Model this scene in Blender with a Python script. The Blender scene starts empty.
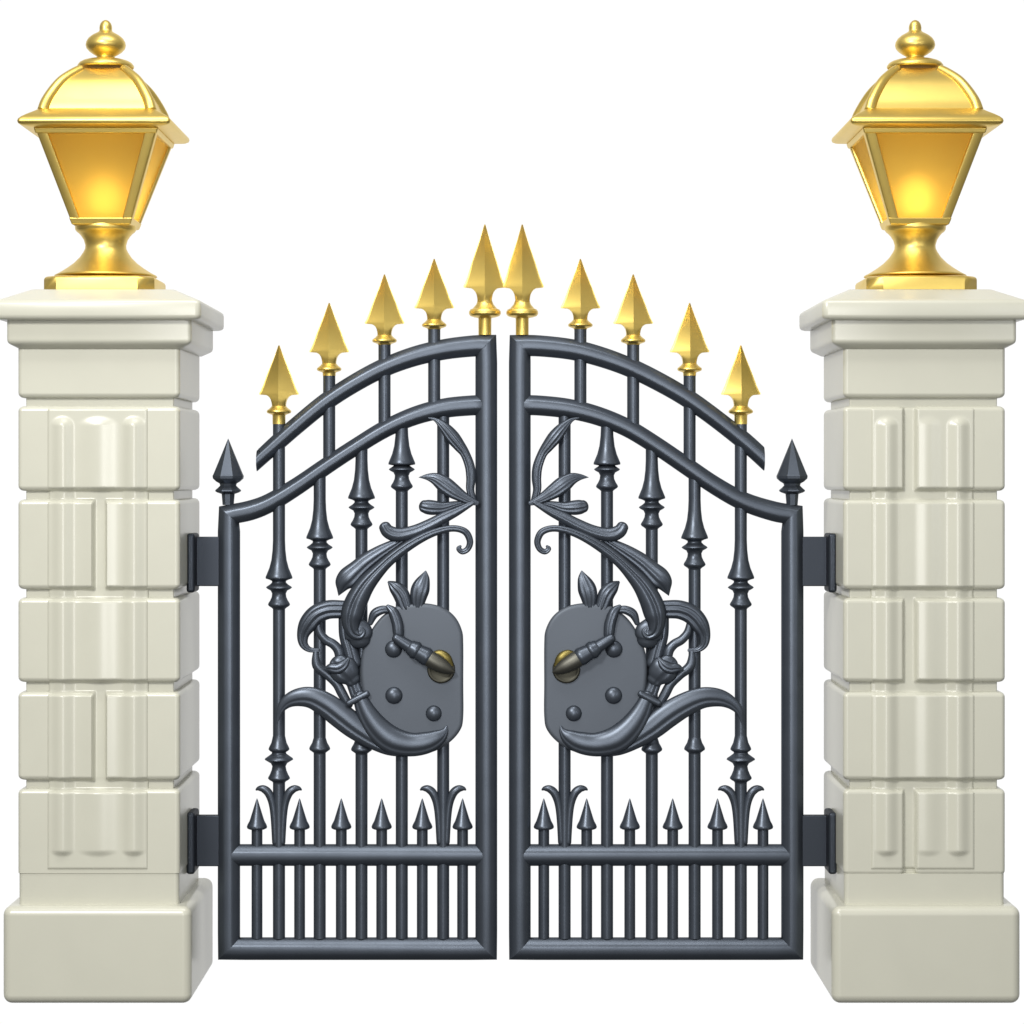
import bpy, math
from mathutils import Vector
S = 0.0025          # metres per reference unit
D = 2500.0          # eye distance (units)
HY = 475.0          # eye level
CX = 512.0
ZC = (1004.6-HY)*(1-15/D)*S        # eye height so the pillar bases stand at z=0
sc = bpy.context.scene
COL = sc.collection
WLOC = {}

def W(px, py, d=0.0, d0=None):
    k = 1+(d if d0 is None else d0)/D
    return Vector(((px-CX)*k*S, d*S, ZC+(HY-py)*k*S))

# ------------------------------------------------------------------ materials
def principled(name, col, metal=0, rough=.5, spec=.5, tint=None, bump=0, bscale=60, var=0, vscale=6, **kw):
    m = bpy.data.materials.new(name); m.use_nodes = True
    nt = m.node_tree; b = nt.nodes['Principled BSDF']
    b.inputs['Base Color'].default_value = (*col, 1)
    b.inputs['Metallic'].default_value = metal
    b.inputs['Roughness'].default_value = rough
    b.inputs['Specular IOR Level'].default_value = spec
    if tint: b.inputs['Specular Tint'].default_value = (*tint, 1)
    for k, v in kw.items(): b.inputs[k].default_value = v
    tc = nt.nodes.new('ShaderNodeTexCoord')
    if var:
        n = nt.nodes.new('ShaderNodeTexNoise'); n.inputs['Scale'].default_value = vscale; n.inputs['Detail'].default_value = 5
        nt.links.new(tc.outputs['Object'], n.inputs['Vector'])
        r = nt.nodes.new('ShaderNodeValToRGB')
        r.color_ramp.elements[0].position = .3; r.color_ramp.elements[1].position = .7
        r.color_ramp.elements[0].color = (*[c*(1-var) for c in col], 1)
        r.color_ramp.elements[1].color = (*[min(1, c*(1+var)) for c in col], 1)
        nt.links.new(n.outputs['Fac'], r.inputs['Fac']); nt.links.new(r.outputs['Color'], b.inputs['Base Color'])
    if bump:
        n2 = nt.nodes.new('ShaderNodeTexNoise'); n2.inputs['Scale'].default_value = bscale; n2.inputs['Detail'].default_value = 4
        nt.links.new(tc.outputs['Object'], n2.inputs['Vector'])
        bp = nt.nodes.new('ShaderNodeBump'); bp.inputs['Strength'].default_value = bump; bp.inputs['Distance'].default_value = .002
        nt.links.new(n2.outputs['Fac'], bp.inputs['Height']); nt.links.new(bp.outputs['Normal'], b.inputs['Normal'])
    return m

M_STONE = principled('cream_stone', (.53, .526, .442), rough=.30, spec=.7, bump=.03, bscale=90, var=.015, vscale=9)
M_IRON = principled('slate_iron', (.09, .105, .13), metal=.75, rough=.37, spec=.4, tint=(.25, .25, .25), bump=.04, bscale=160, var=.06, vscale=14)
M_RING = principled('dark_bronze', (.06, .058, .045), metal=.8, rough=.5)
M_HINGE = principled('dark_hinge_iron', (.05, .058, .073), metal=.7, rough=.4, spec=.4, tint=(.25, .25, .25), bump=.03, bscale=160)
M_PLATE = principled('slate_plate', (.106, .121, .145), metal=.5, rough=.5, spec=.4, tint=(.4, .4, .4), bump=.03, bscale=160, var=.03)
M_GOLD = principled('satin_gold', (.83, .615, .17), metal=1, rough=.41, bump=.008, bscale=90, var=.03, vscale=20)
M_BRASS = principled('aged_brass', (.22, .18, .06), metal=1, rough=.45)
M_STEEL = principled('olive_steel', (.14, .138, .12), metal=1, rough=.5)
M_GLASS = bpy.data.materials.new('amber_glass'); M_GLASS.use_nodes = True
_n = M_GLASS.node_tree; _n.nodes.clear()
_tl = _n.nodes.new('ShaderNodeBsdfTranslucent'); _tp = _n.nodes.new('ShaderNodeBsdfRefraction'); _gl = _n.nodes.new('ShaderNodeBsdfGlossy')
_tl.inputs['Color'].default_value = (1, .84, .37, 1); _tp.inputs['Color'].default_value = (1, .82, .37, 1); _tp.inputs['Roughness'].default_value = 1.0; _tp.inputs['IOR'].default_value = 1.3
_gl.inputs['Color'].default_value = (1, .85, .5, 1); _gl.inputs['Roughness'].default_value = .25
_m1 = _n.nodes.new('ShaderNodeMixShader'); _m2 = _n.nodes.new('ShaderNodeMixShader'); _oo = _n.nodes.new('ShaderNodeOutputMaterial')
_m1.inputs[0].default_value = .78; _n.links.new(_tp.outputs[0], _m1.inputs[1]); _n.links.new(_tl.outputs[0], _m1.inputs[2])
_m2.inputs[0].default_value = .06; _n.links.new(_m1.outputs[0], _m2.inputs[1]); _n.links.new(_gl.outputs[0], _m2.inputs[2])
_n.links.new(_m2.outputs[0], _oo.inputs[0])
M_BULB = bpy.data.materials.new('lit_bulb'); M_BULB.use_nodes = True
_nt = M_BULB.node_tree; _nt.nodes.clear()
_e = _nt.nodes.new('ShaderNodeEmission'); _o = _nt.nodes.new('ShaderNodeOutputMaterial')
_e.inputs['Color'].default_value = (1, .64, .17, 1); _e.inputs['Strength'].default_value = 4.6
_nt.links.new(_e.outputs[0], _o.inputs[0])

# ------------------------------------------------------------------ objects
def thing(name, label, cat, loc, group=None):
    o = bpy.data.objects.new(name, None); COL.objects.link(o)
    o.location = loc; WLOC[o.name] = Vector(loc)
    o['label'] = label; o['category'] = cat; o['kind'] = 'thing'
    if group: o['group'] = group
    o.empty_display_size = .1
    return o

def obj(name, verts, faces, mat, parent=None, smooth=True, sharp=None, weighted=False, bevel=0, seg=4, label=None):
    lo = Vector((min(v[i] for v in verts) for i in range(3))); hi = Vector((max(v[i] for v in verts) for i in range(3)))
    org = (lo+hi)/2
    me = bpy.data.meshes.new(name)
    me.from_pydata([Vector(v)-org for v in verts], [], faces); me.update()
    import bmesh
    bm = bmesh.new(); bm.from_mesh(me); bmesh.ops.remove_doubles(bm, verts=bm.verts, dist=1e-6)
    bmesh.ops.recalc_face_normals(bm, faces=bm.faces); bm.to_mesh(me); bm.free()
    me.materials.append(mat)
    for p in me.polygons: p.use_smooth = smooth
    if sharp is not None: me.set_sharp_from_angle(angle=math.radians(sharp))
    o = bpy.data.objects.new(name, me); COL.objects.link(o)
    WLOC[o.name] = org
    if parent is not None:
        o.parent = parent; o.location = org-WLOC[parent.name]
    else: o.location = org
    if bevel:
        b = o.modifiers.new('bevel', 'BEVEL'); b.width = bevel*S; b.segments = seg; b.limit_method = 'ANGLE'; b.angle_limit = math.radians(30); b.harden_normals = True
    if weighted:
        w = o.modifiers.new('wn', 'WEIGHTED_NORMAL'); w.keep_sharp = True; w.weight = 80
    if label: o['label'] = label
    return o

class MB:
    """collects geometry for ONE part"""
    def __init__(s): s.v = []; s.f = []
    def add(s, v, f):
        n = len(s.v); s.v += [Vector(a) for a in v]; s.f += [tuple(i+n for i in q) for q in f]; return s
    def rings(s, rings, closed=False, cap=True):
        n = len(rings[0]); v = [p for r in rings for p in r]; f = []
        m = len(rings)
        for i in range(m if closed else m-1):
            a = i*n; b = ((i+1) % m)*n
            for j in range(n):
                k = (j+1) % n; f.append((a+j, a+k, b+k, b+j))
        if cap and not closed:
            f.append(tuple(range(n))[::-1]); f.append(tuple((m-1)*n+j for j in range(n)))
        return s.add(v, f)
    def box(s, x0, x1, y0, y1, z0, z1):
        v = [(x, y, z) for z in (z0, z1) for y in (y0, y1) for x in (x0, x1)]
        return s.add(v, [(0, 2, 3, 1), (4, 5, 7, 6), (0, 1, 5, 4), (2, 6, 7, 3), (0, 4, 6, 2), (1, 3, 7, 5)])
    def build(s, name, mat, parent=None, **kw): return obj(name, s.v, s.f, mat, parent, **kw)

def lathe_z(mb, cx, cy, prof, n=32, rot=0, k=1.0):
    """prof: (z_world, radius_units); cx, cy world"""
    rings = []
    for z, r in prof:
        r = max(r, .02)*S*k
        rings.append([(cx+r*math.cos(2*math.pi*(j+rot)/n), cy+r*math.sin(2*math.pi*(j+rot)/n), z) for j in range(n)])
    return mb.rings(rings)

def catmull(pts, sub=7):
    """pts: tuples of equal length"""
    out = []; n = len(pts)
    for i in range(n-1):
        p0 = pts[max(i-1, 0)]; p1 = pts[i]; p2 = pts[i+1]; p3 = pts[min(i+2, n-1)]
        for t in range(sub):
            u = t/sub
            out.append(tuple(.5*(2*b+(c-a)*u+(2*a-5*b+4*c-d)*u*u+(3*b-a-3*c+d)*u**3) for a, b, c, d in zip(p0, p1, p2, p3)))
    out.append(tuple(pts[-1]))
    return out

# ------------------------------------------------------------------ pillars
def square_rings(cx, cy, prof, rc=4, nc=4):
    """prof: (z_world, half_units); rounded-square rings"""
    rings = []
    for z, h in prof:
        r = min(rc, h*.5); ring = []
        for q in range(4):
            a0 = q*math.pi/2
            sx, sy = [(1, 1), (-1, 1), (-1, -1), (1, -1)][q]
            for j in range(nc+1):
                a = a0+j/nc*math.pi/2
                ring.append((cx+(sx*(h-r)+r*math.cos(a))*S, cy+(sy*(h-r)+r*math.sin(a))*S, z))
        rings.append(ring)
    return rings

COURSES = [(406, 491), (499.5, 589.5), (598, 682.5), (692, 780.5), (789, 873)]
PC = 79.0     # pillar centre depth
def pillar(xc, split_odd, xsplit, panel, reeds, centre, label):
    """xc: pillar axis in world units from the middle (front plane)"""
    X = (xc)*S; Y = PC*S
    def z(py, d): return ZC+(HY-py)*(1+d/D)*S
    t = thing('gate_pillar', label, 'pillar', (X, Y, 0), 'stone pillars flanking the gate')
    hs = 81
    # core visible in the joints
    MB().box(X-(hs-7)*S, X+(hs-7)*S, Y-(hs-7)*S, Y+(hs-7)*S, z(915, 0), z(342, 0)).build('core', M_STONE, t, bevel=1.5)
    def block(y0, y1, x0=None, x1=None, h=hs, name='stone_block', b=5.2, bb=5.2):
        a = X-h*S if x0 is None else (x0-CX)*S
        c = X+h*S if x1 is None else (x1-CX)*S
        d = PC-h
        prof = [(y1-bb*(1-math.sin(u)), bb*(1-math.cos(u))) for u in [math.pi/2*q/5 for q in range(5, -1, -1)]] if bb else []
        prof += [(y0+b*(1-math.sin(u)), b*(1-math.cos(u))) for u in [math.pi/2*q/5 for q in range(6)]]
        if not bb: prof = [(y1, .9), (873.9, .9), (873.2, 0)]+prof
        rings = []
        for py, ins in prof:
            ring = []; r = 4.5
            for q in range(4):
                sx, sy = [(1, 1), (-1, 1), (-1, -1), (1, -1)][q]
                ex = c if sx > 0 else a
                ey = Y+sy*h*S
                for k in range(6):
                    an = q*math.pi/2+k/5*math.pi/2
                    ring.append((ex-sx*(ins+r)*S+r*S*math.cos(an), ey-sy*(ins+r)*S+r*S*math.sin(an), z(py, d)))
            rings.append(ring)
        return MB().rings(rings).build(name, M_STONE, t, weighted=True, sharp=50)
    block(342, 398)
    for i, (y0, y1) in enumerate(COURSES):
        last = dict(bb=0) if i == 4 else {}
        y1 = 908 if i == 4 else y1
        if (i % 2 == 0) == split_odd:
            if i == 4:
                block(y0, 876, x1=xsplit-5.5); block(y0, 876, x0=xsplit+5.5)
                block(873.6, 908, h=hs-.9, b=.4, bb=1, name='plinth_course')
            else: block(y0, y1, x1=xsplit-5.5); block(y0, y1, x0=xsplit+5.5)
        else: block(y0, y1, **last)
    # base
    hb = 94
    MB().box(X-hb*S, X+hb*S, Y-hb*S, Y+hb*S, 0, z(907, PC-hb)).build('base', M_STONE, t, bevel=9, seg=6)
    # cap: cornice + hipped slab
    XC = X-math.copysign(2.0, xc)*S
    MB().rings(square_rings(XC, Y, [(z(348.5, -12), 81.5), (z(346, -12), 86), (z(344, -12), 89.6), (z(342.5, -12), 91.2), (z(340.5, -12), 91.9), (z(338.5, -12), 92), (z(318, -12), 92)], rc=4)).build('cornice', M_STONE, t, sharp=50)
    zs = -22
    MB().rings(square_rings(XC, Y, [(z(319.6, zs), 98), (z(318.8, zs), 100.6), (z(317, zs), 102.2), (z(314.5, zs), 102.6), (z(304, zs), 102.6), (z(301.6, zs), 102), (z(299.8, zs), 100.2), (z(298.6, zs), 97.6),
        (z(290.6, 0), 76), (z(289.4, 8), 72), (z(289, 8), 66)], rc=6)).build('cap_slab', M_STONE, t, sharp=50)
    # fluted panel relief running down the face
    p0, p1 = panel; yt, yb = 407.5, 869
    nx = int((p1-p0)); ny = int((yb-yt))
    def sm(a, b, x):
        u = min(1, max(0, (x-a)/(b-a))); return u*u*(3-2*u)
    def inset(y):      # 0 in a block, 1 in a joint
        g = 1.0
        for (a, b) in COURSES: g = min(g, max(1-sm(a-1, a+4, y), sm(b-4, b+1, y)) if a-1 < y < b+1 else 1.0)
        return g
    def hgt(x, y):
        ridge = 0; mask = 0
        for (rx, hw, hh) in reeds:
            eh = min(hw, 11); ends = max(0, 415+eh-y, (y-(856-eh*.6))*1.5)
            dd = math.hypot((x-rx)/hw, ends/min(hw, 11))
            if dd < 1:
                v = .5+.5*math.cos(math.pi*dd); ridge += hh*v*(1 if hw < 15 else 1-inset(y)); mask = max(mask, min(1, v*5))
        g = inset(y)
        ci = 0
        for i, (a, b) in enumerate(COURSES):
            if a-4 <= y <= b+4.5: ci = i
        if (ci % 2 == 0) == split_odd:
            gx = 1-sm(4.6, 8.0, abs(x-xsplit)); g = max(g, gx); ridge *= (1-.9*gx)
        e = min(x-p0, p1-x, (y-yt)*1.0, yb-y); edge = sm(0, 1.6, e)
        return 2.0+1.25*edge+ridge-6.3*g
    v = []; f = []
    for j in range(ny+1):
        y = yt+(yb-yt)*j/ny
        for i in range(nx+1):
            x = p0+(p1-p0)*i/nx
            h = hgt(x, y)
            v.append(W(x, y, -h, 0))
    for j in range(ny):
        for i in range(nx):
            a = j*(nx+1)+i; f.append((a, a+1, a+nx+2, a+nx+1))
    # skirt back into the stone
    rim = [i for i in range(nx+1)]+[j*(nx+1)+nx for j in range(1, ny+1)]+[ny*(nx+1)+i for i in range(nx-1, -1, -1)]+[j*(nx+1) for j in range(ny-1, 0, -1)]
    base = len(v)
    for r in rim: v.append(Vector((v[r].x, 9*S, v[r].z)))
    for q in range(len(rim)):
        w = (q+1) % len(rim); f.append((rim[q], base+q, base+w, rim[w]))
    obj('fluted_panel', v, f, M_STONE, t, sharp=60)
    return t

pillar(-413, False, 100, (48, 148), [(63, 13, 4.2), (134, 13, 4.2), (98.5, 22, 2.4)], 97,
       'cream stone gate pillar whose uppermost fluted block is one undivided stone')
pillar(412.2, True, 909.5, (871, 974), [(886.5, 13, 4.2), (958, 13, 4.2), (928, 15.2, 1.5)], 926,
       'cream stone gate pillar whose uppermost fluted block is split by a vertical joint')

# ------------------------------------------------------------------ lanterns
def lantern(xc, pxc, label):
    X = xc*S; dm = 75.0; Y = dm*S; k = 1+dm/D
    def zc(py): return ZC+(HY-py)*k*S
    def zf(py, r): return ZC+(HY-py)*(1+(dm-r)/D)*S
    t = thing('lantern', label, 'lantern', (X, Y, zc(289)), 'golden lanterns on the pillars')
    q = 3.413
    # base
    hb = 56; ch = 15; rings = []
    for py, h in ((289.2, hb), (278.5, hb), (276.6, hb-.8), (275.4, hb-2.4), (274.8, hb-5)):
        z = zf(py, hb); c = ch*h/hb
        P = [(h, -h+c), (h, h-c), (h-c, h), (-h+c, h), (-h, h-c), (-h, -h+c), (-h+c, -h), (h-c, -h)]
        rings.append([(X+a*S, Y+b*S, z) for a, b in P])
    MB().rings(rings).build('foot', M_GOLD, t, sharp=44, weighted=True)
    # pedestal
    pr = [(762, 92), (766, 100), (775, 104), (785, 103), (792, 98), (797, 91), (806, 83), (820, 74), (838, 69), (850, 70), (862, 76), (880, 88), (900, 108), (915, 128), (928, 148), (936, 162), (941, 172), (945, 174)]
    mb = MB(); lathe_z(mb, X, Y, [(zc(a/q), b/q) for a, b in pr], 48, k=k); mb.build('pedestal', M_GOLD, t)
    # body frame: four raking posts, top and bottom rails
    rt, rb = 61.5, 30.5; yt, yb = 129.0, 223.0
    pw = 11.6
    for sx in (-1, 1):
        for sy in (-1, 1):
            rr = []
            for r, py in ((rb, yb), (rt, yt)):
                zz = zf(py, r); w = pw*(.9 if r == rb else 1.0)
                pts = [(r-2, r-.5), (r-.5, r-2), (r, r-w+1.2), (r-1.2, r-w), (r-4, r-w-.8), (r-w+1, r-w+1), (r-w-.8, r-4), (r-w, r-1.2), (r-w+1.2, r)]
                rr.append([(X+sx*a*S, Y+sy*b*S, zz) for a, b in (pts if sx*sy > 0 else pts[::-1])])
            MB().rings(rr).build('corner_post', M_GOLD, t, sharp=60, weighted=True)
    def railprof(z0, r0, z1, r1, wdt, nm):
        rings = [[(X+sx*r*S, Y+sy*r*S, z) for sx, sy in ((1, 1), (-1, 1), (-1, -1), (1, -1))] for z, r in
                 ((z0, r0), (z1, r1), (z1, r1-wdt), (z0, r0-wdt))]
        m2 = MB(); m2.rings(rings, closed=True); return m2.build(nm, M_GOLD, t, bevel=1.4, seg=3)
    slope = (rt-rb)/(yb-yt)
    railprof(zf(224.5, rb), rb-.6, zf(217.5, rb), rb+.15+5.5*slope, 5.5, 'lower_rail')
    railprof(zf(133, rt), rt+.6-3*slope, zf(127.5, rt), rt+1.2, 6, 'upper_rail')
    # floor of the lantern
    MB().box(X-(rb-2)*S, X+(rb-2)*S, Y-(rb-2)*S, Y+(rb-2)*S, zf(224.6, rb), zf(221.5, rb)).build('floor_plate', M_GOLD, t)
    # panes
    ins = 3.2
    for (ax, sgn) in ((1, -1), (1, 1), (0, -1), (0, 1)):
        v = []
        for off in (ins,):
            for r, py in ((rb+5*slope, yb-5), (rt-2.5*slope, yt+2.5)):
                z = zf(py, r); w = r-pw+2.0
                for s2 in (-1, 1):
                    a, b = (s2*w, sgn*(r-off)) if ax == 1 else (sgn*(r-off), s2*w)
                    v.append((X+a*S, Y+b*S, z))
        MB().add(v, [(0, 1, 3, 2)]).build('glass_pane', M_GLASS, t, smooth=False)
    # bulb
    mb = MB(); zb = zf(196, 0); pr = []
    for i in range(15):
        a = -math.pi/2+math.pi*i/14; pr.append((zb+20*math.sin(a)*S, 17*math.cos(a)))
    lathe_z(mb, X, Y, pr, 24); mb.build('bulb', M_BULB, t)
    mb = MB(); lathe_z(mb, X, Y, [(zf(222, 0), 7), (zf(212, 0), 7), (zf(210.5, 0), 5)], 20); mb.build('bulb_socket', M_GOLD, t)
    # brim
    bp = [(50, 129.5), (60, 128.2), (66, 126.6), (73, 124.6), (76, 122.6), (76.8, 120.4), (76.2, 118.2), (73.5, 115.8), (69, 113.3), (63, 110.6), (59, 108.6), (52, 107.8)]
    MB().rings(square_rings(X, Y, [(zf(py, r), r) for r, py in bp], rc=3.5)).build('brim', M_GOLD, t, sharp=50)
    # roof: curved pyramid + ribs
    rp = catmull([(57.5, 109), (54.6, 99.6), (48, 88), (41, 79), (32, 72), (24.6, 67.6)], 6)
    rings = [[(X+sx*(r-2.2)*S, Y+sy*(r-2.2)*S, zf(py, r)) for sx, sy in ((1, 1), (-1, 1), (-1, -1), (1, -1))] for r, py in rp]
    roof = MB().rings(rings).build('roof', M_GOLD, t, sharp=30)
    for sx in (-1, 1):
        for sy in (-1, 1):
            rr = []
            for i, (r, py) in enumerate(rp):
                c = Vector((X+sx*(r-3.0)*S, Y+sy*(r-3.0)*S, zf(py, r)-1*S))
                a, b = rp[max(i-1, 0)], rp[min(i+1, len(rp)-1)]
                tn = Vector((sx*(b[0]-a[0])*S, sy*(b[0]-a[0])*S, zf(b[1], b[0])-zf(a[1], a[0]))).normalized()
                side = Vector((sx, -sy, 0)).normalized(); up = side.cross(tn)
                w = 5.8-1.0*i/len(rp)
                rr.append([c+(side*math.cos(u)+up*math.sin(u))*w*S for u in [2*math.pi*j/14 for j in range(14)]])
            MB().rings(rr).build('rib', M_GOLD, roof)
    # finial
    fp = [(68, 0), (69.5, 6), (73, 12), (80, 17.5), (88, 20.5), (96, 21.5), (103, 21), (108, 23), (113, 31), (121, 46), (132, 59), (144, 66), (155, 68), (166, 65), (177, 55), (186, 42), (191, 33), (195, 30), (198, 31), (200, 38), (203, 50),
          (206, 66), (210, 79), (216, 89), (224, 95), (229, 96), (233, 93), (234, 80)]
    mb = MB(); lathe_z(mb, X, Y, [(zc(a/q), b/q) for a, b in fp], 48, k=k); mb.build('finial', M_GOLD, t)
    # the light the bulb throws
    return t
lantern(-418.4, 105, 'golden square lantern on the pillar whose top fluted block is undivided')
lantern(415.2, 916, 'golden square lantern on the pillar whose top fluted block is split in two')

# ------------------------------------------------------------------ gate leaves
G0 = 81.0; KG = 1+G0/D
def G(px, py, dd=0.0):
    """point on the gate plane, dd units behind its centre"""
    return Vector(((px-CX)*KG*S, (G0+dd)*S, ZC+(HY-py)*KG*S))

def octa(hw, ht):
    """soft octagon cross-section (u across, w depth)"""
    out = []
    t = .40; e = .15
    base = [(1, -t), (1, t), (t, 1), (-t, 1), (-1, t), (-1, -t), (-t, -1), (t, -1)]
    n = 8
    for i in range(n):
        p = base[i]; a = base[i-1]; b = base[(i+1) % n]
        out.append((p[0]+(a[0]-p[0])*e*1.2, p[1]+(a[1]-p[1])*e*1.2)); out.append((p[0]+(b[0]-p[0])*e*1.2, p[1]+(b[1]-p[1])*e*1.2))
    return [(u*hw, w*ht) for u, w in out]

def frame_rings(path, ht=10.5):
    """path (px,py,hw) -> one ring per point, mitred"""
    rings = []; n = len(path)
    for i in range(n):
        p = Vector(path[i][:2])
        a = (p-Vector(path[i-1][:2])).normalized() if i > 0 else None
        b = (Vector(path[i+1][:2])-p).normalized() if i < n-1 else None
        if a is None: a = b
        if b is None: b = a
        t = (a+b).normalized(); nrm = Vector((-t.y, t.x)); c = max(.4, nrm.dot(Vector((-a.y, a.x))))
        hw = path[i][2]/c
        turn = a.x*b.y-a.y*b.x      # ease the outer point of a mitred corner
        f = lambda u: u*(.975 if c < .85 and u*turn < 0 and abs(u) > hw*.8 else 1)
        rings.append([G(p.x+nrm.x*f(u), p.y+nrm.y*f(u), w) for u, w in octa(hw, path[i][3] if len(path[i]) > 3 else ht)])
    return rings

def bar_lathe(px, prof, n=20):
    """round bar on the gate plane; prof (py, r)"""
    q = []
    for i, (py, r) in enumerate(prof):
        if i and abs(py-prof[i-1][0]) > 7:
            sg = 1 if py > prof[i-1][0] else -1
            if abs(r-prof[i-1][1]) < .01: q += [(prof[i-1][0]+sg*1.2, r), (py-sg*1.2, r)]
        q.append((py, r))
    prof = [(py, r*1.035) for py, r in q]
    mb = MB(); c = G(px, 0); return lathe_z(mb, c.x, c.y, [(G(px, py).z, r) for py, r in prof], n, k=KG)

def gold_spear(px, tip, parent, big=False, stub=0, wl=19.8, wr=19.8):
    # flat diamond blade whose lower edge is cut away by two concave arcs, on a turned neck
    q = 1.28 if big else 1.0
    T = 10 if big else 9
    rows = [(0, .03, 0)]                       # dy, silhouette half-width (as share of blade width), roundness
    rows += [(12*q, .248, 0), (30*q, .62, 0), (40*q, .80, 0), (45.5*q, .925, 0), (48.0*q, 1.0, 0)]
    rows += [(49.2*q, .985, 0), (49.45*q, .80, 0), (49.7*q, .64, 0), (50.7*q, .54, 0), (52.3*q, .455, 0), (54.5*q, .39, 0), (57*q, .36, .2), (59.2*q, .35, .6), (60.8*q, .36, 1)]
    cs = [(62.6*q, 8.8), (64.2*q, 10.9), (65.3*q, 12.1), (66.6*q, 12.3), (67.7*q, 11.6), (68.7*q, 9.0), (69.4*q, 6.9)]
    if big: cs = [(80, 8.8), (82.5, 11), (84, 12.2), (85, 14.6), (87, 15.9), (89.5, 15.9), (91.5, 14.4), (92.6, 11), (93.4, 6.8)]
    end = 110.5 if big else 69.8+stub
    m = 9; rings = []; c = G(px, 0)
    def ring(py, w0, w1, b, circ=None):
        zc = G(px, py).z; pts = []
        xs = [math.cos(math.pi*i/(2*m)) for i in range(2*m+1)]
        W0, W1 = (w0, w1) if circ is None else (circ, circ)
        frac = rowf
        def dep(f, w, full):
            x = abs(f)*w
            flat = T*max(.05, frac*0+Tf*(1-x/max(full, .01)))
            rnd = math.sqrt(max(0, w*w-x*x))
            return (1-b)*flat+b*max(rnd, .03)
        for sgn in (-1, 1):
            for f in (xs if sgn < 0 else xs[::-1]):
                w = W1 if f > 0 else W0; full = fl1 if f > 0 else fl0
                pts.append((c.x+f*w*KG*S, c.y+sgn*dep(f, w, full)*KG*S, zc))
        return pts
    for dy, f, b in rows:
        rowf = f
        if dy <= 48.3*q: Tf = f**.45; fl0, fl1 = f*wl, f*wr
        else: Tf = 1.0; fl0, fl1 = wl, wr
        if b >= 1: rings.append(ring(tip+dy, 0, 0, 1, circ=7.2 if not big else 7.9))
        else: rings.append(ring(tip+dy, f*wl, f*wr, b))
    for dy, r in cs+[(cs[-1][0]+1.0, 6.5), (end, 6.45)]:
        rings.append(ring(tip+dy, 0, 0, 1, circ=r))
    return MB().rings(rings).build('spearhead', M_GOLD, parent, sharp=28)

def flare(y, kind='three'):
    """turned collar: list of (py, r)"""
    if kind == 'three':   # y = lip of the bell
        return [(y-38, 5.9), (y-28, 6.3), (y-18, 7.4), (y-10, 9.4), (y-4, 11.8), (y-1, 13), (y+.5, 12.9), (y+1.6, 9.5), (y+3, 6.8), (y+4.6, 6.9), (y+6.6, 9), (y+8.6, 12), (y+9.6, 12.6), (y+10.8, 11.2), (y+12.6, 8),
                (y+15.5, 6.7), (y+19, 7.1), (y+22.5, 8.6), (y+25, 10.2), (y+26.6, 10.7), (y+28, 9.8), (y+29.6, 7.4), (y+31, 5.9)]
    if kind == 'tight':
        return [(a if a <= y+1 else y+1+(a-y-1)*(.35 if a < y+4 else 1)-(0 if a < y+4 else 4), b) for a, b in flare(y)]
    if kind == 'short':
        return [(y-11, 5.9), (y-6, 7.4), (y-2.5, 9.4), (y-.5, 10.2), (y+1, 9.8), (y+2.6, 7.6), (y+4, 5.9)]
    if kind == 'low':
        return [(y-14, 5.9), (y-7, 7.4), (y-2.5, 9.6), (y-.5, 10.2), (y+1, 9), (y+2.4, 6.8), (y+4, 7.2), (y+6.6, 10.6), (y+8.6, 13.4), (y+9.8, 13.8), (y+11.2, 11.6), (y+13.4, 8), (y+16.5, 6.5), (y+20.5, 7.2), (y+25, 9), (y+27.4, 10.4), (y+28.8, 10.6), (y+30.2, 9.2), (y+31.8, 6.6), (y+33, 5.9)]

# band swept along a curve in the gate plane (scrolls, leaves)
def band(mb, pts, d=-8.0, thick=.8, tmax=9.0, veins=(), vd=.28, sub=6, n=18, back=.5):
    c = catmull(pts, sub)
    # rounded ends
    def ext(c, i, j):
        p = Vector(c[i][:2]); q = Vector(c[j][:2]); t = p-q
        if t.length < 1e-6: return []
        t.normalize(); h = c[i][2]; o = []
        if h > 1.0:
            for s in (.3, .55, .76, .92, .995):
                o.append((p.x+t.x*h*s*.8, p.y+t.y*h*s*.8, h*math.sqrt(1-s*s)))
        return o
    head = ext(c, 0, 1)[::-1]; tail = ext(c, len(c)-1, len(c)-2)
    c = head+c+tail
    rings = []; m = len(c)
    for i in range(m):
        a = Vector(c[max(i-1, 0)][:2]); b = Vector(c[min(i+1, m-1)][:2]); t = (b-a)
        if t.length < 1e-6: t = Vector((1, 0))
        t.normalize(); nr = Vector((-t.y, t.x)); hw = max(c[i][2], .05); T = min(tmax, hw*thick)
        ring = []
        for j in range(n):
            ph = math.pi*j/(n-1); u = -math.cos(ph); h = math.sin(ph)
            for v0 in veins: h *= 1-vd*math.exp(-((u-v0)/.13)**2)
            ring.append(G(c[i][0]+nr.x*u*hw, c[i][1]+nr.y*u*hw, d-h*T))
        for j in range(1, 6):
            ph = math.pi*j/6; u = math.cos(ph)
            ring.append(G(c[i][0]+nr.x*u*hw, c[i][1]+nr.y*u*hw, d+math.sin(ph)*T*back))
        rings.append(ring)
    return mb.rings(rings)

def dome(mb, px, py, r, d, h, n=28, flat=0):
    rings = []
    prof = [(1, 4), (1, 0)]+[(math.cos(a), -h*math.sin(a)) for a in [math.pi/2*i/8 for i in range(1, 9)]] if not flat else flat
    for f, dd in prof:
        rr = max(f*r, .03); rings.append([G(px+rr*math.cos(2*math.pi*j/n), py+rr*math.sin(2*math.pi*j/n), d+dd) for j in range(n)])
    return mb.rings(rings)

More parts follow.
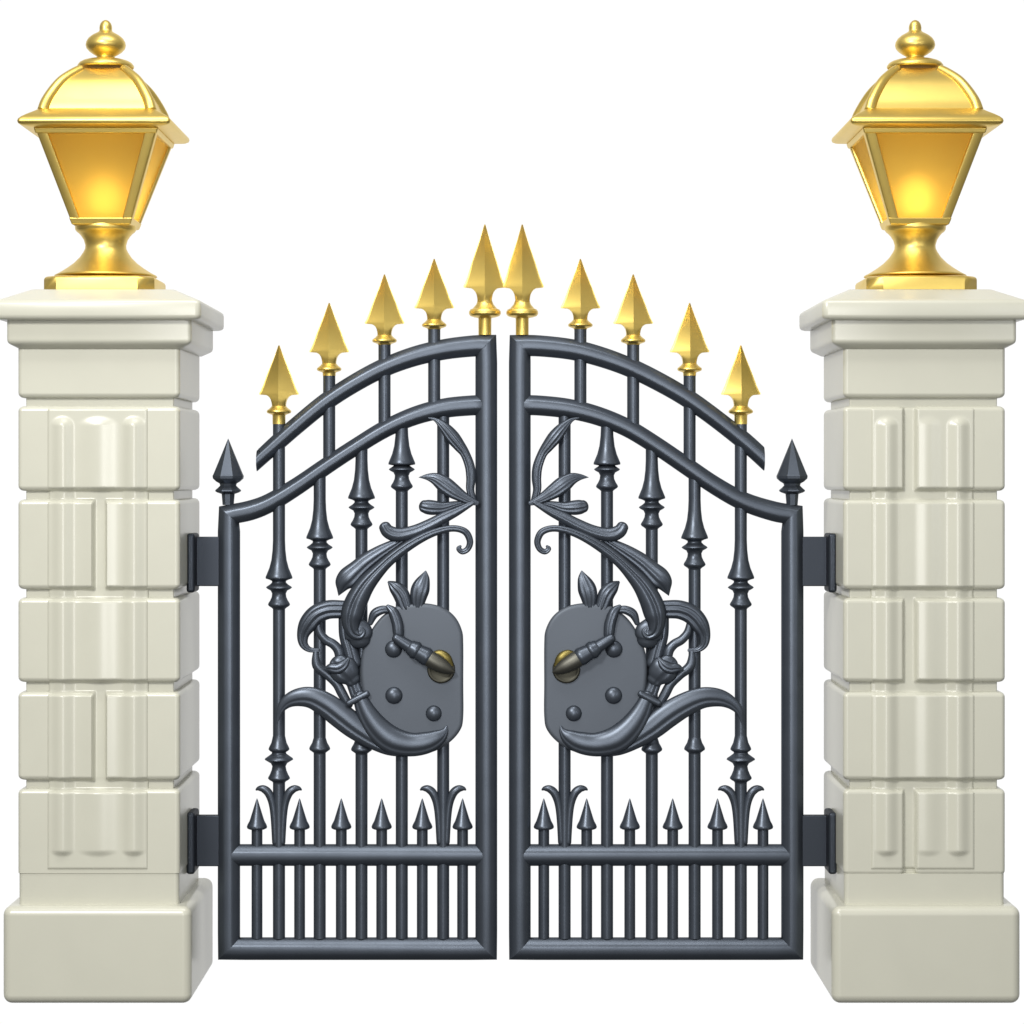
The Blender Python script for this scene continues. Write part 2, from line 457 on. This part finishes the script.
def A(mir, L): return [((1007.5-(330+x/6.0235)) if mir else 330+x/6.0235, 400+y/6.0235, w/6.0235) for x, y, w in L]
def B(mir, L): return [((1007.5-(270+x/4.876)) if mir else 270+x/4.876, 560+y/4.876, w/4.876) for x, y, w in L]

def scrolls(t, mir):
    a = lambda L: A(mir, L); b = lambda L: B(mir, L)
    sg = -1 if mir else 1
    def vs(L): return tuple(v*sg for v in L)
    # main stem with its terminal curl and volute
    mb = MB()
    band(mb, a([(788, 878, 8), (777, 893, 15), (800, 911, 17), (832, 893, 18), (845, 850, 20), (825, 800, 21), (785, 777, 20), (730, 772, 20), (660, 786, 22), (580, 817, 25), (490, 866, 30), (405, 925, 34), (325, 995, 38)])
         + b([(478, 110, 44), (432, 185, 54), (408, 250, 56), (400, 300, 46), (412, 345, 34), (440, 362, 25), (458, 345, 17), (443, 325, 11), (430, 333, 6)]), d=-17, thick=.8, tmax=9, veins=vs((.15,)), vd=.42, n=22)
    stem = mb.build('scrollwork', M_IRON, t)
    def part(name, L, **kw):
        m2 = MB(); band(m2, L, **kw); return m2.build(name, M_IRON, stem)
    part('volute', b([(408, 300, 44), (428, 340, 68), (438, 365, 68), (442, 385, 52)]), d=-13, thick=.5, tmax=6)
    part('leaf_stem', a([(592, 108, 3), (640, 122, 13), (690, 165, 32), (738, 222, 42), (782, 278, 36), (815, 325, 29), (843, 400, 30), (850, 470, 29), (846, 540, 25), (864, 605, 20)]), d=-9, thick=.85, tmax=8, veins=vs((-.1, .45)))
    part('leaf', a([(537, 466, 1), (590, 464, 20), (640, 476, 38), (690, 508, 50), (745, 548, 46), (800, 582, 34), (850, 607, 24), (890, 622, 14)]), d=-13, thick=.75, tmax=8.5, veins=vs((-.45, .0, .42)), vd=.33)
    part('leaf', a([(568, 640, 38), (590, 644, 44), (628, 648, 44), (685, 648, 35), (750, 630, 22), (825, 614, 10)]), d=-11, thick=.85, tmax=8, veins=vs((-.3, .3)), vd=.3)
    part('curl', a([(862, 618, 14), (770, 668, 26), (690, 706, 34), (610, 748, 37), (520, 788, 39), (440, 808, 41), (388, 806, 43), (352, 788, 41), (334, 762, 36)]), d=-14, thick=.75, tmax=8, veins=vs((.2,)), vd=.35)
    part('leaf', a([(500, 800, 10), (410, 853, 25), (305, 915, 42), (222, 972, 52)])+b([(432, 42, 46), (388, 84, 54), (362, 112, 44), (348, 145, 20), (338, 172, 1)]), d=-11, thick=.6, tmax=8, veins=vs((-.4, .25)))
    part('loop_scroll', b([(385, 238, 40), (350, 238, 44), (285, 240, 46), (228, 264, 47), (187, 312, 44), (165, 362, 30), (168, 406, 22), (196, 433, 14), (240, 437, 9)]), d=-10, thick=.75, tmax=8.5, veins=vs((-.35, .3)), vd=.4)
    part('tendril', b([(236, 300, 14), (246, 350, 20), (275, 386, 22), (312, 408, 23), (338, 440, 25), (346, 490, 24)]), d=-9, thick=.9, tmax=6)
    part('tendril', b([(362, 280, 26), (372, 360, 34), (392, 430, 38), (410, 500, 40)]), d=-7, thick=.8, tmax=6, veins=vs((.0,)))
    part('calyx', b([(404, 578, 40), (390, 560, 58), (370, 538, 70), (352, 518, 68), (338, 502, 50)]), d=-13, thick=.5, tmax=8.5, veins=vs((-.3,)), vd=.2)
    part('calyx', b([(278, 525, 10), (300, 520, 22), (335, 522, 28), (366, 505, 26), (388, 474, 8)]), d=-18, thick=.8, tmax=5, veins=vs((.2,)))
    part('stalk', b([(398, 560, 34), (412, 610, 32), (432, 662, 34)]), d=-11, thick=.6, tmax=7, veins=vs((-.5, .35)))
    part('tendril', b([(226, 440, 12), (232, 510, 24), (282, 556, 22), (328, 600, 23), (356, 650, 24), (388, 705, 20)]), d=-9, thick=.9, tmax=6)
    part('binding', b([(388, 692, 15), (430, 670, 17), (478, 645, 16)]), d=-17, thick=.8, tmax=5)
    part('crescent_scroll', b([(440, 660, 34), (478, 745, 50), (532, 820, 62), (600, 872, 66), (690, 893, 58), (772, 882, 52), (826, 856, 38), (854, 828, 18), (864, 799, 2)]), d=-14, thick=.6, tmax=10, veins=vs((.5,)), vd=.16, n=26)
    tail = [(-17, 798, 1), (-4, 735, 18), (38, 690, 32), (100, 666, 44), (180, 668, 52), (268, 704, 59)] if mir else [(40, 795, 1), (55, 728, 18), (92, 684, 33), (148, 664, 45), (212, 668, 53), (282, 704, 60)]
    part('leaf', b(tail+[ (350, 755, 63), (420, 810, 60), (500, 864, 50), (580, 908, 38), (650, 932, 22)]), d=-12, thick=.5, tmax=8.5, veins=vs((.3,)), vd=.18, n=24)
    part('leaf', b([(761, 50, 2), (754, 85, 27), (738, 130, 44), (727, 170, 43), (722, 220, 30)]), d=-9, thick=.8, tmax=8, veins=vs((-.4, 0, .4)), vd=.32)
    part('leaf', b([(577, 103, 4), (607, 128, 30), (640, 165, 40), (662, 225, 36)]), d=-8, thick=.8, tmax=8, veins=vs((-.3, .25)), vd=.32)
    part('tendril', b([(492, 305, 13), (512, 260, 22), (550, 240, 21), (588, 240, 16)]), d=-13, thick=.8, tmax=6, veins=vs((.0,)))

def lock(t, mir):
    b = lambda L: B(mir, L)
    out = b([(620, 222, 0), (700, 210, 0), (780, 212, 0), (848, 232, 0), (903, 276, 0), (936, 340, 0), (943, 410, 0), (943, 600, 0), (943, 760, 0), (928, 826, 0), (872, 888, 0), (790, 932, 0), (700, 940, 0), (600, 890, 0), (520, 795, 0), (468, 690, 0), (447, 600, 0), (444, 510, 0), (456, 430, 0), (490, 350, 0), (545, 275, 0), (620, 222, 0)])
    c = [(x, y) for x, y, _ in catmull(out, 5)][:-1]
    cxp = sum(p[0] for p in c)/len(c); cyp = sum(p[1] for p in c)/len(c)
    m = len(c); inw = []
    for i in range(m):
        t2 = Vector(c[(i+1) % m])-Vector(c[i-1]); t2.normalize(); nr = Vector((-t2.y, t2.x))
        if nr.dot(Vector((cxp, cyp))-Vector(c[i])) < 0: nr = -nr
        inw.append(nr)
    rings = []
    for off, d in ((1.2, -3), (0, -4.5), (0, -10), (.5, -11.2), (1.4, -12.1), (2.8, -12.6), (4.2, -12.7)):
        rings.append([G(c[i][0]+inw[i].x*off, c[i][1]+inw[i].y*off, d) for i in range(m)])
    pl = MB().rings(rings).build('lock_plate', M_PLATE, t, sharp=50)
    for x, y, r in ((605, 430, 42), (607, 655, 42), (800, 742, 39)):
        (px, py, pr), = b([(x, y, r)]); mb = MB(); dome(mb, px, py, pr, -12.5, 5.5); mb.build('rivet', M_IRON, pl)
    (px, py, pr), = b([(836, 528, 68)])
    mb = MB(); dome(mb, px, py, pr, -12.5, 0, flat=[(1, 1), (1, -2), (.95, -3.2), (.88, -3.6), (.78, -3), (.7, -2.6), (.02, -2.6)]); mb.build('escutcheon', M_RING, pl, sharp=50)
    mb = MB(); band(mb, b([(792, 455, 8), (828, 452, 20), (862, 474, 24), (884, 510, 14)]), d=-15, thick=.9, tmax=5); mb.build('thumb_turn', M_BRASS, pl)
    mb = MB(); band(mb, b([(577, 222, 10), (604, 250, 25), (624, 305, 28), (629, 350, 27), (632, 376, 22)]), d=-15, thick=.9, tmax=6, veins=(.0,), vd=.2); mb.build('handle_bracket', M_IRON, pl)
    mb = MB(); 
    band(mb, b([(618, 374, 22), (650, 395, 27), (690, 420, 30), (730, 445, 30)]), d=-20, thick=1, tmax=9, back=1)
    band(mb, b([(697, 424, 38), (710, 432, 44)]), d=-20, thick=1, tmax=9.4, back=1, sub=3)
    band(mb, b([(715, 436, 36), (740, 450, 40), (765, 464, 44)]), d=-20, thick=1, tmax=9.4, back=1, sub=3)
    mb.build('handle', M_IRON, pl)
    mb = MB(); band(mb, b([(768, 466, 36), (785, 477, 40), (815, 494, 40), (850, 514, 34), (882, 531, 20), (904, 541, 3)]), d=-20, thick=1, tmax=9, back=1); mb.build('handle_tip', M_STEEL, pl)

def gate(label, cfg):
    mir = cfg['mir']; xo, xi = cfg['outer'], cfg['inner']
    t = thing('gate_leaf', label, 'gate', G((xo+xi)/2, 960), 'leaves of the double gate')
    hp = 10.9
    sgn = 1 if xi > xo else -1
    # main frame path: top arched rail -> inner post -> bottom rail -> outer post -> lower arched rail
    top = catmull(cfg['top'], 5); sec = catmull(cfg['second'], 5)
    path = [(x, y, w) for x, y, w in top]; i0 = len(path)-1
    sx = 1 if xi > xo else -1; e = 6
    path += [(xi, 345.6+hp+e, hp), (xi, 640, hp), (xi, 948.6-hp-e, hp), (xi, 948.6, hp), (xi-sx*(hp+e), 948.6, hp), ((xo+xi)/2, 948.6, hp), (xo+sx*(hp+e), 948.6, hp), (xo, 948.6, hp), (xo, 948.6-hp-e, hp), (xo, 730, hp), (xo, 514.6+hp+e, hp)]
    i1 = i0+4; i2 = i1+4
    j = len(path); path += [(x, y, w) for x, y, w in sec]; i3 = j
    for q, h in ((-1, 9.6), (-2, 9.9), (-3, 10.2)): path[q] = (*path[q][:3], h)
    R = frame_rings(path)
    # plumb-cut free end of the top rail
    p0, p1 = Vector(path[0][:2]), Vector(path[1][:2]); gx = G(p0.x, 0).x
    tn = (G(*p1)-G(*p0)); R[0] = [v+tn*((gx-v.x)/tn.x) for v in R[0]]
    tn2 = (G(*path[2][:2])-G(*path[0][:2])); a1 = gx+tn2.x*.5
    R[1] = [v+tn2*((a1-v.x)/tn2.x) for v in R[1]]
    R[2] = [v+(R2-v)*0 for v, R2 in zip(R[2], R[2])]
    kw = dict(weighted=True, sharp=50)
    rail = MB().rings(R[:i0+1]).build('arched_rail', M_IRON, t, **kw)
    ip = MB().rings(R[i0:i1+1]).build('inner_post', M_IRON, t, **kw)
    MB().rings(R[i1:i2+1]).build('bottom_rail', M_IRON, t, **kw)
    op = MB().rings(R[i2:i3+1]).build('outer_post', M_IRON, t, **kw)
    MB().rings(R[i3:]).build('arched_rail', M_IRON, t, **kw)
    MB().rings(frame_rings([(xo+sgn*1, 855, 10.6), ((xo+xi)/2, 855, 10.6), (xi-sgn*1, 855, 10.6)], ht=10.1)).build('middle_rail', M_IRON, t, **kw)
    # dark arrow finial on the outer post
    fx = cfg['finial']; c = G(fx, 0); pr = [(438.5, .1), (474, 14.6), (476, 15.6), (478.5, 15.2), (481.5, 12), (483.5, 8.6), (485.5, 8), (488, 10.4), (490, 12.8), (491.2, 12.9), (492.4, 11), (494, 6.5), (505, 5.6)]
    mb = MB(); lathe_z(mb, c.x, c.y, [(G(fx, py).z, r) for py, r in pr], 8, rot=.5, k=KG*1.04); mb.build('spear_finial', M_IRON, op, sharp=24, bevel=0)
    # gold spears on inner post
    gold_spear(cfg['big'], 224.6, ip, big=True, wl=cfg['bw'][0], wr=cfg['bw'][1])
    # upper bars with gold heads
    def yat(curve, x):
        cc = sorted([(p[0], p[1]) for p in curve])
        for (xa, ya), (xb, yb) in zip(cc, cc[1:]):
            if xa <= x <= xb: return ya+(yb-ya)*(x-xa)/(xb-xa+1e-9)
        return cc[0][1] if x < cc[0][0] else cc[-1][1]
    for (x, tip) in cfg['upper']:
        m2 = bar_lathe(x, [(yat(sec, x)-2, 5.9), (tip+69, 5.9)]).build('upper_bar', M_IRON, t, sharp=60)
        gold_spear(x, tip, m2, stub=(3 if tip > 300 else 0))
    # long bars
    for kk, (x, lip, tip) in enumerate(cfg['bars']):
        if tip: ytop = tip+69+9
        else: ytop = yat(sec, x)+2
        low = {0: flare(749.7, 'low'), 1: flare(748.8, 'short'), 2: flare(749.5, 'short')}.get(kk, [])
        pr = [(ytop, 5.9)]
        if lip: pr += [p for p in flare(lip, 'tight' if kk == 3 else 'three') if p[0] > ytop+1]
        pr += low+[(938, 5.9)]
        bar = bar_lathe(x, pr).build('vertical_bar', M_IRON, t, sharp=75)
        if tip: gold_spear(x, tip, bar, stub=9)
        if kk in (0, 4):
            for s2 in (-1, 1):
                m3 = MB(); band(m3, [(x+s2*3.5, 842, 3.2), (x+s2*4.5, 818, 3.6), (x+s2*6.4, 803, 3.8), (x+s2*10, 793, 4.2), (x+s2*15, 788.6, 3.8), (x+s2*20, 788.2, 2.4), (x+s2*23, 789.8, .6)], d=-3, thick=1, tmax=5, back=.9)
                m3.build('leaf_curl', M_IRON, bar)
    for x in cfg['short']:
        pk = bar_lathe(x, [(938, 5.3), (827.5, 5.3)]).build('picket', M_IRON, t, sharp=60)
        m3 = bar_lathe(x, [(798.3, .1), (800, .9), (818, 6.3), (821, 7.3), (824.6, 9.2), (826.8, 9.9), (828.2, 9.4), (829.2, 7.4), (829.6, 5)], 20); m3.build('spear_tip', M_IRON, pk, sharp=50)
    # hinges on the pillar's inner face
    px_face = (-413+81 if sgn > 0 else 412.2-81)
    for y0, y1, z0, z1 in ((536.7, 586, 533, 591.6), (815, 865.7, 809.5, 870.6)):
        xa = px_face*S; xb = G(xo-sgn*9, 0).x
        zA, zB = G(0, y1).z, G(0, y0).z
        hg = MB().box(min(xa+sgn*4*S, xb), max(xa+sgn*4*S, xb), (G0-5)*S, (G0+5)*S, zA, zB).build('hinge', M_HINGE, t, bevel=1)
        MB().box(min(xa-sgn*1*S, xa+sgn*7.5*S), max(xa-sgn*1*S, xa+sgn*7.5*S), (G0-26)*S, (G0+14)*S, G(0, z1).z, G(0, z0).z).build('hinge_plate', M_HINGE, hg, bevel=3)
    scrolls(t, mir); lock(t, mir)
    return t

LT = [(257, 461, 7.6), (277.5, 442.5, 8.3), (298, 424.5, 8.6), (327, 401, 8.8), (357, 381.8, 9.0), (386, 366.8, 9.3), (415, 356.2, 9.8), (444, 349.5, 10.2), (470, 346.3, 10.5), (486, 345.6, 10.7)]
LS = [(229, 514.6, 10), (250, 510.5, 10), (270, 502.7, 9.4), (298, 485.7, 8.8), (327, 465.6, 8.4), (357, 446, 8.3), (386, 428.5, 8.6), (415, 415.8, 9.2), (444, 408.3, 9.8), (470, 405.6, 10), (484, 405.2, 10)]
RT = [(764, 459, 8.6), (744.5, 441.4, 8.9), (715, 418, 9.0), (686, 397.4, 9.2), (656.5, 380.5, 9.4), (627, 366.3, 9.6), (598, 356, 10), (571, 349.4, 10.3), (540, 346, 10.5), (520, 345.6, 10.7)]
RS = [(792.5, 514.4, 10), (774, 511.4, 10), (744, 501.6, 9.4), (715, 485.6, 9), (686, 465.8, 8.8), (656, 445.4, 8.8), (627, 427.8, 9), (598, 416, 9.4), (569, 408.8, 9.9), (540, 405.6, 10), (522, 405.2, 10)]
gate('dark iron gate leaf whose grey lever handle points to the right', dict(mir=False, outer=229, inner=486.3, top=LT, second=LS, finial=228.2, big=484.9, bw=(21.4, 20),
     upper=[(329.2, 303), (384.5, 274.5), (434.2, 259)], bars=[(279, 578, 345.4), (319.7, 538, 0), (361.5, 498, 0), (401.8, 464, 0), (443.2, 0, 0)],
     short=[257, 299.6, 341.3, 381.7, 422.3, 462.6]))
gate('dark iron gate leaf whose grey lever handle points to the left', dict(mir=True, outer=792.3, inner=519.8, top=RT, second=RS, finial=792, big=522.2, bw=(20, 21.6),
     upper=[(580.4, 259), (633.2, 274.5), (689.6, 303)], bars=[(740.8, 578, 345.4), (694.6, 538, 0), (651.8, 498, 0), (607, 464, 0), (564.6, 0, 0)],
     short=[543.8, 586.7, 629.8, 672.7, 717.5, 763]))

# ------------------------------------------------------------------ studio: white surround, soft lamps
w = bpy.data.worlds.new('World'); sc.world = w; w.use_nodes = True
nt = w.node_tree; bg = nt.nodes['Background']; tc = nt.nodes.new('ShaderNodeTexCoord'); sp = nt.nodes.new('ShaderNodeSeparateXYZ')
nt.links.new(tc.outputs['Generated'], sp.inputs[0])
mr = nt.nodes.new('ShaderNodeMapRange'); mr.interpolation_type = 'SMOOTHSTEP'
mr.inputs['From Min'].default_value = .5; mr.inputs['From Max'].default_value = .8
nt.links.new(sp.outputs['Y'], mr.inputs['Value'])
mz = nt.nodes.new('ShaderNodeMapRange'); mz.interpolation_type = 'SMOOTHSTEP'; mz.inputs['From Min'].default_value = -.6; mz.inputs['From Max'].default_value = .7
mz.inputs['To Min'].default_value = .12; mz.inputs['To Max'].default_value = .44
nt.links.new(sp.outputs['Z'], mz.inputs['Value'])
mx = nt.nodes.new('ShaderNodeMix'); mx.data_type = 'FLOAT'
nt.links.new(mr.outputs[0], mx.inputs[0]); nt.links.new(mz.outputs[0], mx.inputs[2]); mx.inputs[3].default_value = 1.02
nt.links.new(mx.outputs[0], bg.inputs['Color']); bg.inputs['Strength'].default_value = 1.0

def area(name, loc, target, sx, sy, power, col=(1, 1, 1)):
    l = bpy.data.lights.new(name, 'AREA'); l.shape = 'RECTANGLE'; l.size = sx; l.size_y = sy; l.energy = power; l.color = col
    o = bpy.data.objects.new(name, l); COL.objects.link(o); o.location = loc
    o.rotation_euler = (Vector(target)-Vector(loc)).to_track_quat('-Z', 'Y').to_euler()
    return o
area('key_softbox', (-2.4, -5.2, 4.4), (0, 0, 1.0), 1.1, 1.1, 295, (1, .98, .94))
area('strip_softbox', (-.1, -7.4, 1.5), (0, 0, 1.2), .3, 3.4, 150, (1, .99, .97))
area('fill_softbox', (3.4, -5.0, 2.0), (0, 0, 1.1), .8, 2.2, 26, (.95, .97, 1))
area('top_softbox', (-.3, -1.6, 5.2), (0, .1, 1.0), 3.0, 1.2, 105, (1, .99, .96))

cam = bpy.data.cameras.new('camera'); co = bpy.data.objects.new('camera', cam); COL.objects.link(co)
co.location = (0, -D*S, ZC); co.rotation_euler = (math.radians(90), 0, 0)
cam.sensor_width = 36; cam.lens = 36*D/1024; cam.shift_y = -(512-HY)/1024; cam.clip_end = 200
sc.camera = co
sc.view_settings.view_transform = 'Standard'; sc.view_settings.look = 'None'; sc.view_settings.exposure = 0; sc.view_settings.gamma = 1; sc.view_settings.use_curve_mapping = False
sc.render.engine = 'CYCLES'; sc.cycles.use_denoising = True
sc.cycles.max_bounces = 10; sc.cycles.transmission_bounces = 8
sc.render.film_transparent = False
